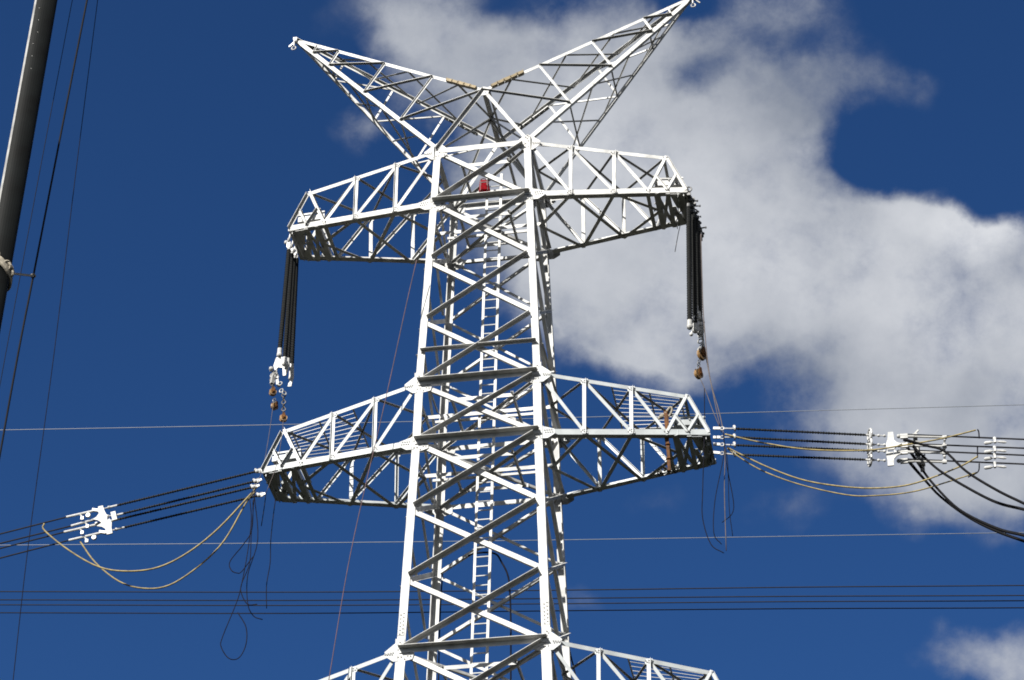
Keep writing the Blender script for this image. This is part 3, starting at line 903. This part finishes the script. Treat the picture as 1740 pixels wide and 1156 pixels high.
for i, Y in enumerate(YO):
    st = at(1527, VR1[i] + 2, Y); b_ = at(1742, VE[i], Y)
    far = ext(st, b_, 40); far.z -= 1.0
    o = MB(); o.tube([at(1560, VR1[i] + 2 + (VE[i] - VR1[i] - 2) * 33 / 215, Y), b_, far], .028, 7, 3)
    c = o.build('conductor', CABLE)
    tag(c, ('dark conductor, topmost of the four running to the right from the white yoke', 'dark conductor, second from the top of the four running right from the white yoke',
            'dark conductor, third from the top of the four running right from the white yoke', 'dark conductor, lowest of the four running to the right from the white yoke')[i], 'cable', 'bundle leaving the middle right arm')
    m = MB()
    e = at(1602, VR1[i] + 2 + (VE[i] - VR1[i] - 2) * 75 / 215, Y)
    m.cyl(st, st.lerp(e, .35), .05, 8); m.cyl(st.lerp(e, .35), e, .036, 8); m.box(st.lerp(e, .12), (.12, 0, 0), (0, .04, 0), (0, 0, .08))
    m.ball(st, .07)
    m.build('dead_end_clamp', STEELT if i in (0, 3) else FIT, c)
    m = MB()
    q = at(1690, VR1[i] + 2 + (VE[i] - VR1[i] - 2) * 163 / 215, Y)
    m.ball(q, .065); m.box(q + V((0, 0, -.07)), (.035, 0, 0), (0, .05, 0), (0, 0, .08))
    m.tube([q + V((-.3, 0, -.13)), q + V((0, 0, -.12)), q + V((.3, 0, -.16))], .016, 6, 3)
    m.lathe(q + V((-.34, 0, -.14)), q + V((-.06, 0, -.12)), [(0, .035), (.05, .06), (.2, .055), (.28, .022)], 8)
    m.lathe(q + V((.06, 0, -.11)), q + V((.38, 0, -.18)), [(0, .022), (.08, .036), (.22, .045), (.3, .025)], 8)
    m.build('vibration_damper', FIT, c)
m = MB()
pp = [at(1605, VR1[i] + 2 + (VE[i] - VR1[i] - 2) * 78 / 215, Y) for i, Y in enumerate(YO)]
sp0 = pp[0]
for a, b_ in zip(pp, pp[1:]): m.cyl(a, b_, .03, 8)
m.mi = 1
for p in pp: m.cyl(p + V((-.07, 0, 0)), p + V((.07, 0, 0)), .065, 8)
for k in range(6): m.ball(pp[0].lerp(pp[3], (k + .6) / 6), .05)
o = m.build('bundle_spacer', [BOLT, FIT]); tag(o, 'slim dark spacer standing across the four conductors right of the white yoke', 'spacer')
o = MB()
for i in (1, 2): pass
for k, (path, Y, r) in enumerate((([(1661, 730), (1663, 734), (1664, 745)], -.7, .022), ([(1661, 758), (1661, 778)], 0, .022), ([(1664, 788), (1663, 800), (1656, 806), (1645, 811)], .6, .022))):
    m = MB(); m.tube([at(u, v, Y) for u, v in path], r, 6, 4)
    o = m.build('rope_hook', ROPE_D)
    tag(o, ('short dark hook curling over the top conductor at the right end of a yellow rope', 'short dark strap hanging straight between the middle conductors at a yellow rope end', 'short dark hook curling below the lowest conductor at a yellow rope end')[k], 'hook')

JUMP = [([(1536, 746), (1572, 757), (1605, 767), (1643, 802), (1695, 834), (1742, 857)], -.6, 'dark jumper cable sagging to the right, uppermost of the four below the white yoke'),
        ([(1552, 757), (1563, 770), (1598, 801), (1647, 831), (1695, 855), (1742, 867)], -.2, 'thick dark jumper cable sagging right, second from the top of the four'),
        ([(1537, 752), (1560, 786), (1582, 818), (1631, 867), (1695, 899), (1742, 911)], .3, 'dark jumper cable sagging right, third from the top and just above the lowest'),
        ([(1542, 780), (1566, 809), (1598, 844), (1647, 880), (1695, 904), (1742, 921)], .6, 'dark jumper cable with the deepest sag of the four below the white yoke')]
for path, Y, lab in JUMP:
    P = [at(u, v, Y) for u, v in path]; P.append(ext(P[-2], P[-1], 1.2)); P.append(ext(P[-3], P[-2], 4)); P.append(ext(P[-4], P[-3], 12))
    m = MB(); m.tube(P, .04, 7, 5)
    m.tube([p + V((-.03, .07, .09 * min(1, k / 2))) for k, p in enumerate(P)], .03, 7, 5)
    tag(m.build('jumper_cable', BLACKC, smooth=True), lab, 'cable', 'jumper cables by the right yoke')
for (u, v, Y, hh) in ((1556, 752, 0, .33), (1560, 772, .2, .22), (1567, 790, .4, .25)):
    m = MB(); q = at(u, v, Y); m.box(q, (.07, 0, 0), (0, .03, 0), (0, 0, hh)); m.cyl(q + V((-.1, 0, 0)), q + V((.1, 0, 0)), .06, 8); m.bar(q + V((0, 0, hh)), q + V((.12, 0, hh + .12)), .05, .05)
    tag(m.build('jumper_lug', STEELT), {752: 'grey flat lug on the bundle right of the white yoke, highest of three', 772: 'grey flat lug in the middle of three where jumper cables leave', 790: 'lowest grey flat lug, at the bottom conductor right of the yoke'}[v], 'lug', 'jumper lugs')

# --- tension set, middle left arm
c0 = at(445, 820, 0)
lts = empty('insulator_set', c0); lts['_org'] = tuple(c0)
tag(lts, 'black insulator strings slanting down to the left, ending at a white yoke', 'insulator', 'insulator sets')
L0_ = ((437, 801), (434, 818), (430, 828), (440, 842)); L1_ = ((197, 859.5), (207, 873.5), (200, 883), (209, 897))
LY = ((170, 866), (180, 878), (176, 889), (183, 903)); LE = ((-5, 909), (-5, 925), (-5, 933.5), (-5, 950)); LC = ((113, 879), (121, 894), (109, 904.5), (117, 918.5))
for i, Y in enumerate(YS):
    p = at(*L0_[i], Y); q = at(*L1_[i], YO[i])
    o = string_obj(lts, p, q, .032, .052, .085)
    m = MB()
    a0 = at(L0_[i][0] + 11, L0_[i][1] - 3, Y)
    m.bar(a0, p, .05, .07); m.torus(a0.lerp(p, .6), (0, 1, 0), .075, .026, 10, 5); m.ball(p, .075); m.ball(p.lerp(q, .012) + V((0, 0, .07)), .05)
    m.build('tower_link', FIT, o)
    m = MB(); y_ = at(*LY[i], YO[i]); m.cyl(q, y_, .022, 6); m.ball(q.lerp(y_, .45), .055); m.ball(q.lerp(y_, .9), .06)
    m.build('link_rod', FIT, o)
m = MB()
A = at(172, 865, -.15); B_ = at(182, 906, -.12); D = (B_ - A).normalized(); X = (at(100, 884, 0) - at(170, 867, 0)).normalized(); nn = X.cross(D); Ln = (B_ - A).length
X2 = X
yokeplate(m, A, D, X2, -.1, Ln * .58, Ln * .34)
yokeplate(m, A + V((0, -.06, 0)) - X * .1, D, X2, Ln * .54, Ln + .1, Ln * .68)
m.box(A + D * Ln * .4 - X * .36, X * .08, D * .16, nn * .03)
m.build('yoke_plate', YOKE, lts)
for i, Y in enumerate(YO):
    y_ = at(*LY[i], Y); ce = at(*LC[i], Y); e = at(*LE[i], Y); far = ext(ce, e, 40)
    m = MB(); m.tube([ce.lerp(y_, .3), ce, e, far], .026, 7, 3)
    c = m.build('conductor', CABLE)
    tag(c, ('dark conductor, uppermost of the four slanting to the left edge', 'dark conductor, second from the top of the four slanting to the left edge', 'dark conductor, third from the top of the four slanting to the left edge',
            'dark conductor, lowest of the four slanting to the left edge')[i], 'cable', 'bundle leaving the middle left arm')
    m = MB()
    m.cyl(ce, y_, .042, 8)
    c1 = ce.lerp(y_, .66)
    if i in (0, 3): m.lathe(c1 + V((0, -.05, -.13)), c1 + V((0, .05, -.13)), [(0, .075), (.03, .088), (.07, .088), (.1, .075)], 12)
    c2 = ce.lerp(y_, .40); m.box(c2 + V((.1, 0, -.17)), (.05, 0, 0), (0, .035, 0), (0, 0, .055)); m.cyl(c2, c2 + V((.1, 0, -.14)), .03, 6)
    m.box(ce.lerp(y_, .88), (.12, 0, -.03), (0, .05, 0), (0, 0, .045))
    m.build('dead_end_clamp', FIT, c)

# ------------------------------------------------------------------ ropes
def rope(name, path, Y, r, material, label, cat='rope', group=None, Y2=None):
    n_ = len(path)
    P = [at(u, v, Y if Y2 is None else Y + (Y2 - Y) * k / (n_ - 1)) for k, (u, v) in enumerate(path)]
    m = MB(); m.tube(P, r, 6, 5)
    return tag(m.build(name, material, smooth=True), label, cat, group)


YG = 'yellow ropes'
rope('yellow_rope', [(1232, 738), (1293, 752), (1373, 764), (1470, 765.5), (1534, 757), (1598, 746), (1658, 731)], -.3, .026, ROPE_Y, 'yellow rope running nearly straight along the insulators from the right arm, tightest of the three', 'rope', YG)
rope('yellow_rope', [(1236, 760), (1248, 767), (1309, 796), (1373, 818), (1454, 829), (1518, 828), (1566, 818), (1631, 793), (1661, 776)], 0, .026, ROPE_Y, 'yellow rope sagging below the right insulators, the higher of the two deep curves', 'rope', YG)
rope('yellow_rope', [(1236, 762), (1249, 772), (1293, 799), (1357, 823), (1437, 841), (1486, 842.5), (1550, 836), (1614, 818), (1660, 803)], .4, .022, ROPE_Y, 'thin yellow rope with the lowest sag below the right insulators', 'rope', YG)
rope('yellow_rope', [(436, 828), (425, 841), (371, 898.5), (320, 939), (270, 964), (219, 971), (169, 964), (118, 936), (76, 902), (75, 890)], -.2, .03, ROPE_Y, 'yellow rope looping under the left insulators, reaching farthest left', 'rope', YG)
rope('yellow_rope', [(434, 835), (418, 855), (381, 919), (337, 963), (287, 995), (243, 1000), (202, 988), (162, 956), (136, 920)], .2, .028, ROPE_Y, 'yellow rope hanging lowest under the left insulators', 'rope', YG)
DL = 'dark ropes dangling from the middle left arm'
for path, Y, lab in (([(434, 823), (431, 857), (427, 909), (424, 957), (410, 994), (411, 1011), (421, 1027), (437, 1027)], -.5, 'dark rope below the middle left arm ending in a small hook at the far cables'),
                     ([(424, 846), (427, 883), (421, 937), (409, 1000), (400, 1029), (378, 1083), (376, 1100), (389, 1119), (406, 1118), (418, 1095), (418, 1066), (404, 1041)], -.3, 'longest dark rope below the middle left arm, ending in a big open loop'),
                     ([(432, 840), (438, 917), (421, 977), (421, 1026), (431, 1047), (446, 1053)], -.1, 'dark rope below the middle left arm, its end curling right under the far cables'),
                     ([(430, 850), (428, 900), (413, 926), (391, 954), (393, 969), (403, 974), (411, 971), (430, 946)], .1, 'dark rope below the middle left arm with a round loop bulging to the left'),
                     ([(452, 838), (449, 862), (444, 894)], .3, 'short dark rope end under the tip of the middle left arm'),
                     ([(468, 850), (464, 880), (460, 920), (459, 957), (453, 994), (453, 1034)], .6, 'dark rope hanging plumb, rightmost under the middle left arm')):
    rope('hanging_rope', path, Y, .016, ROPE_D, lab, 'rope', DL)
rope('hanging_rope', [(464, 690), (457, 740), (448, 790), (436, 826), (424, 846)], -.4, .010, ROPE_G, 'thin brown rope from the left pulley blocks down past the middle left arm tip', 'rope')
rope('hanging_rope', [(481, 716), (479, 740), (470, 790), (452, 838)], -1.3, .010, ROPE_G, 'thin grey rope dropping from the lowest left pulley block', 'rope')
DR = 'ropes dangling from the middle right arm'
for path, Y, r, mt_, lab in (([(1191, 398), (1193, 470), (1196, 545), (1206, 640), (1222, 700), (1229, 735), (1232, 773)], -.2, .017, ROPE_G, 'brown rope running all the way from the upper right arm tip to the middle arm'),
                         ([(1188, 400), (1190, 470), (1194, 560), (1202, 620), (1216, 690), (1226, 735)], .2, .015, ROPE_G, 'second brown rope beside the hanging right insulators, on the left of the longer one'),
                         ([(1188, 640), (1198, 662), (1212, 700), (1226, 733)], -.1, .013, ROPE_G, 'brown rope from the lowest right pulley block to the middle arm links'),
                         ([(1197, 660), (1197, 731), (1194, 834), (1194, 881), (1208, 925), (1230, 940)], -.9, .015, ROPE_D, 'dark rope in front of the middle right arm tip, leftmost of the dangling ropes'),
                         ([(1229, 735), (1230, 773), (1215, 850), (1213, 906), (1226, 925)], -.5, .014, ROPE_D, 'dark rope bowing left below the right arm links'),
                         ([(1229, 735), (1232, 773), (1231, 834), (1234, 936)], -.3, .015, ROPE_G, 'brown rope hanging plumb below the right arm links'),
                         ([(1232, 760), (1235, 792), (1246, 850), (1244, 873), (1227, 888)], -.1, .014, ROPE_D, 'dark rope below the right arm links hooking back to the left'),
                         ([(1234, 765), (1237, 795), (1239, 862), (1245, 911)], .2, .012, ROPE_D, 'short dark rope, rightmost of those below the right arm links')):
    rope('hanging_rope', path, Y, r, mt_, lab, 'rope', DR)
rope('hanging_rope', [(1156, 382), (1152, 400), (1147, 428)], .5, .014, ROPE_G, 'short loose rope end under the tip of the upper right arm', 'rope')
rope('tag_line', [(708, 442), (690, 520), (655, 680), (620, 830), (590, 970), (558, 1160), (530, 1320)], -2.6, .015, ROPE_R, 'red brown tag line dropping aslant from the upper left arm past the tower', 'rope')
rope('black_hose', [(795, 945), (805, 941), (825, 939), (843, 942), (852, 955), (862, 975), (866, 1000), (868, 1060), (868, 1160), (869, 1300)], .6, .03, ROPE_D, 'black hose arched over the ladder inside the tower and hanging straight down', 'hose')
rope('black_hose', [(752, 975), (748, 1040), (745, 1160), (744, 1300)], 2.35, .026, ROPE_D, 'thin black hose running down beside the rear left leg', 'hose')
rope('black_hose', [(960, 1078), (964, 1090), (970, 1115), (979, 1160), (984, 1260)], 2.3, .026, ROPE_D, 'short black hose beside the rear right leg at the bottom edge', 'hose')

# ------------------------------------------------------------------ lines crossing behind the tower
BG = 'conductors crossing behind the tower'
for i, (a, b_, c) in enumerate(((1005.5, 1003, 995), (1019.5, 1017, 1012), (1028, 1026, 1021), (1041.5, 1038, 1033))):
    Y = 34 + i * .3
    P = [at(-260, a + 1, Y), at(0, a, Y), at(500, a + 1, Y), at(960, b_, Y), at(1350, (b_ + c) / 2 - 1, Y), at(1740, c, Y), at(2050, c - 4, Y)]
    m = MB(); m.tube(P, .026, 6, 4)
    tag(m.build('conductor', CABLE, smooth=True), ('level dark conductor behind the tower, topmost of the four at the bottom', 'level dark conductor behind the tower, second of the four at the bottom', 'level dark conductor behind the tower, third of the four at the bottom', 'level dark conductor behind the tower, lowest of the four')[i], 'cable', BG)
for i, pth in enumerate(([(-200, 734), (0, 731), (470, 722), (1000, 709), (1350, 699), (1740, 688), (1950, 681)], [(-200, 928), (90, 926), (600, 922), (1000, 917), (1500, 909), (1740, 905), (1950, 900)])):
    P = [at(u, v, 34 + i) for u, v in pth]
    m = MB(); m.tube(P, .016, 6, 4)
    tag(m.build('earth_wire', PALEC, smooth=True), ('pale thin wire crossing at the height of the middle arms', 'pale thin wire crossing just below the middle arms, above the four dark cables')[i], 'cable', 'pale wires')

# ------------------------------------------------------------------ crane boom at the left
bt = at(86, -40, -27.0); bb_ = at(-2, 455, -29.5)
axis = (bb_ - bt).normalized()
top = bt - axis * 4.0; bot = bt + axis * ((bt.z - 1.0) / -axis.z)
view = (bt - CAM).normalized()
side = axis.cross(view).normalized()
if side.dot(RT) > 0: side = -side            # side: to the left of the boom
fr = side.cross(axis).normalized()
if fr.dot(view) > 0: fr = -fr                # fr: towards the ground below
boom = empty('crane_boom', tuple(bot)); boom['_org'] = tuple(bot)
tag(boom, 'dark leaning crane boom with sunlight painted pale along its left edge, at the left edge', 'crane boom')
m = MB()
hwb = .262
sec = []
for k in range(16):
    an = math.pi * k / 15 - math.pi / 2
    sec.append((-(math.sin(an)) * hwb, .16 + math.cos(an) * .14))
sec = [(hwb, -.3)] + sec + [(-hwb, -.3)]
m.extr(top, bot, side, fr, sec)
bo = m.build('boom_section', BOOM, boom)
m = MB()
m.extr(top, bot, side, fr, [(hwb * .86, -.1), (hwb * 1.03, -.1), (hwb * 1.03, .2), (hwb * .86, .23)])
m.build('painted_sunlit_edge', BOOM_SUNLIT, boom)  # sunlit edge of the boom, put in as a lighter colour
m = MB()
for k in range(16):
    q = top.lerp(bot, .02 + k * .0095) + fr * .288 + side * (.07 + .03 * ((k * 5) % 3))
    m.cyl(q, q + fr * .012, .010, 6)
m.build('rivet_row', STEELT, boom)
m = MB()
cs = bt + axis * ((bb_ - bt).length * (462 + 40) / (455 + 40))
for k in range(4):
    off = axis * (-.06 + .05 * k)
    ring = [cs + off + side * (math.cos(a) * .30) + fr * (math.sin(a) * .37) + axis * (-.25 * math.cos(a)) for a in [2 * math.pi * i / 20 for i in range(21)]]
    m.tube(ring, .035, 6, 2)
q = cs + fr * .38 - axis * .06
m.ball(q + side * .1, .06); m.cyl(q + side * .05, q + side * .05 - axis * .14, .035, 8)
for k in range(5):
    m.torus(cs - side * (.16 + .03 * k) + fr * (.33 - .03 * k) + axis * (.06 + .035 * k), (random.uniform(-1, 1), 1, .4), .07, .03, 10, 5)
a0 = cs - side * .28 + axis * .07 + fr * .1; a1 = at(56, 469, -27.6)
m.bar(a0, a1, .05, .045); m.torus(a1, axis, .05, .02, 10, 5)
m.build('guide_collar', SLING, boom)
rope('crane_cable', [(152, -20), (148, 0), (104, 225), (56.5, 470), (31, 600), (0, 772), (-20, 885)], -27.6, .024, BLACKC, 'thick black hoist cable beside the crane boom, held by a short arm', 'cable', 'crane cables')
rope('crane_cable', [(127, -20), (123, 0), (66, 300), (10, 600), (-12, 720)], -26.5, .009, BLACKC, 'thinnest dark cable, between the crane boom and the thick black hoist cable', 'cable', 'crane cables')
rope('crane_cable', [(168, -20), (166, 0), (128, 300), (92, 600), (48, 927), (22, 1158), (12, 1240)], -25.5, .010, ROPE_D, 'thin dark line right of the hoist cable, reaching down to the bottom left corner', 'cable', 'crane cables')

# ------------------------------------------------------------------ things standing on the arms
bq = at(823.5, 329, -hw(Z[1]) - .17)
bag = empty('tool_bag', bq); bag['_org'] = tuple(bq)
tag(bag, 'small red canvas tool bag standing on the front beam by the ladder', 'bag')
m = MB()
rings = [(0, .19, .13, 0), (.03, .20, .145, 0), (.14, .195, .14, 0), (.26, .175, .13, -.01), (.36, .17, .12, -.015), (.41, .15, .10, -.02), (.47, .16, .10, -.02), (.52, .12, .07, -.03)]
nb = 16
for (h_, a_, b_, dx) in rings:
    for q in range(nb):
        an = 2 * math.pi * q / nb; c_, s_ = math.cos(an), math.sin(an)
        m.v.append(bq + V((dx + a_ * math.copysign(abs(c_) ** .6, c_), b_ * math.copysign(abs(s_) ** .6, s_), h_ + (.025 * math.cos(3 * an) if h_ > .4 else 0))))
for r_ in range(len(rings) - 1):
    for q in range(nb):
        m.f.append((r_ * nb + q, r_ * nb + (q + 1) % nb, (r_ + 1) * nb + (q + 1) % nb, (r_ + 1) * nb + q)); m.m.append(0)
m.f.append(tuple(range(nb - 1, -1, -1))); m.m.append(0); m.f.append(tuple(range((len(rings) - 1) * nb, len(rings) * nb))); m.m.append(0)
m.build('bag_body', RED, bag, smooth=True)
m = MB()
m.box(bq + V((0, -.15, .14)), (.11, 0, 0), (0, .022, 0), (0, 0, .09))
m.build('pocket', RED, bag)
m = MB()
m.tube([bq + V((-.14, -.06, .46)), bq + V((-.13, -.06, .56)), bq + V((-.03, -.05, .60)), bq + V((.07, -.04, .54)), bq + V((.09, -.03, .47))], .018, 6, 4)
m.bar(bq + V((-.12, -.145, .04)), bq + V((-.13, -.11, .46)), .04, .012, (0, 1, 0)); m.bar(bq + V((.12, -.145, .04)), bq + V((.10, -.11, .46)), .04, .012, (0, 1, 0))
m.bar(bq + V((-.14, -.115, .40)), bq + V((.12, -.115, .40)), .014, .035)
m.build('handle', REDD, bag)
pq = at(1138, 832, .9); pt_ = at(1130, 703, -.2)
m = MB()
p0, p1 = at(1131, 703, -1.02), at(1137.5, 800, -1.02)
m.bar(p0, p1, .085, .1, (1, 0, 0)); m.bar(p0.lerp(p1, .02) + V((.06, 0, 0)), p0.lerp(p1, .2) + V((.06, 0, 0)), .05, .05, (1, 0, 0)); m.torus(p0 + V((0, 0, .05)), (0, 1, 0), .05, .018, 10, 5)
for k in (.3, .55, .8): m.torus(p0.lerp(p1, k), (p1 - p0), .075, .02, 10, 5)
tag(m.build('steel_prop', RUST), 'rusty orange steel prop clamped upright at the end of the middle right arm', 'prop')
m = MB()
for (u, v, s) in ((1128, 801, .13), (1139, 799, .1), (1147, 797, .12), (1121, 804, .09)):
    q = at(u, v, 1.08); m.torus(q, (random.uniform(-1, 1), 1, .3), s, .03, 12, 5); m.ball(q + V((.03, 0, .05)), .06)
tag(m.build('shackle_heap', BOLT), 'dark heap of shackles and rigging lying on the rear chord of the middle right arm', 'rigging')
m = MB()
p0 = at(1130, 705, -.9)
m.tube([at(u, v, -.85) for u, v in ((1118, 712), (1126, 706), (1132, 700), (1139, 692), (1142, 697), (1137, 707), (1132, 706))], .035, 6, 4); m.ball(at(1124, 708, -.85), .08)
tag(m.build('white_sling', SLING), 'white sling knotted at the top of the rusty orange prop', 'sling')

for o in list(bpy.data.objects):
    if '_org' in o: del o['_org']
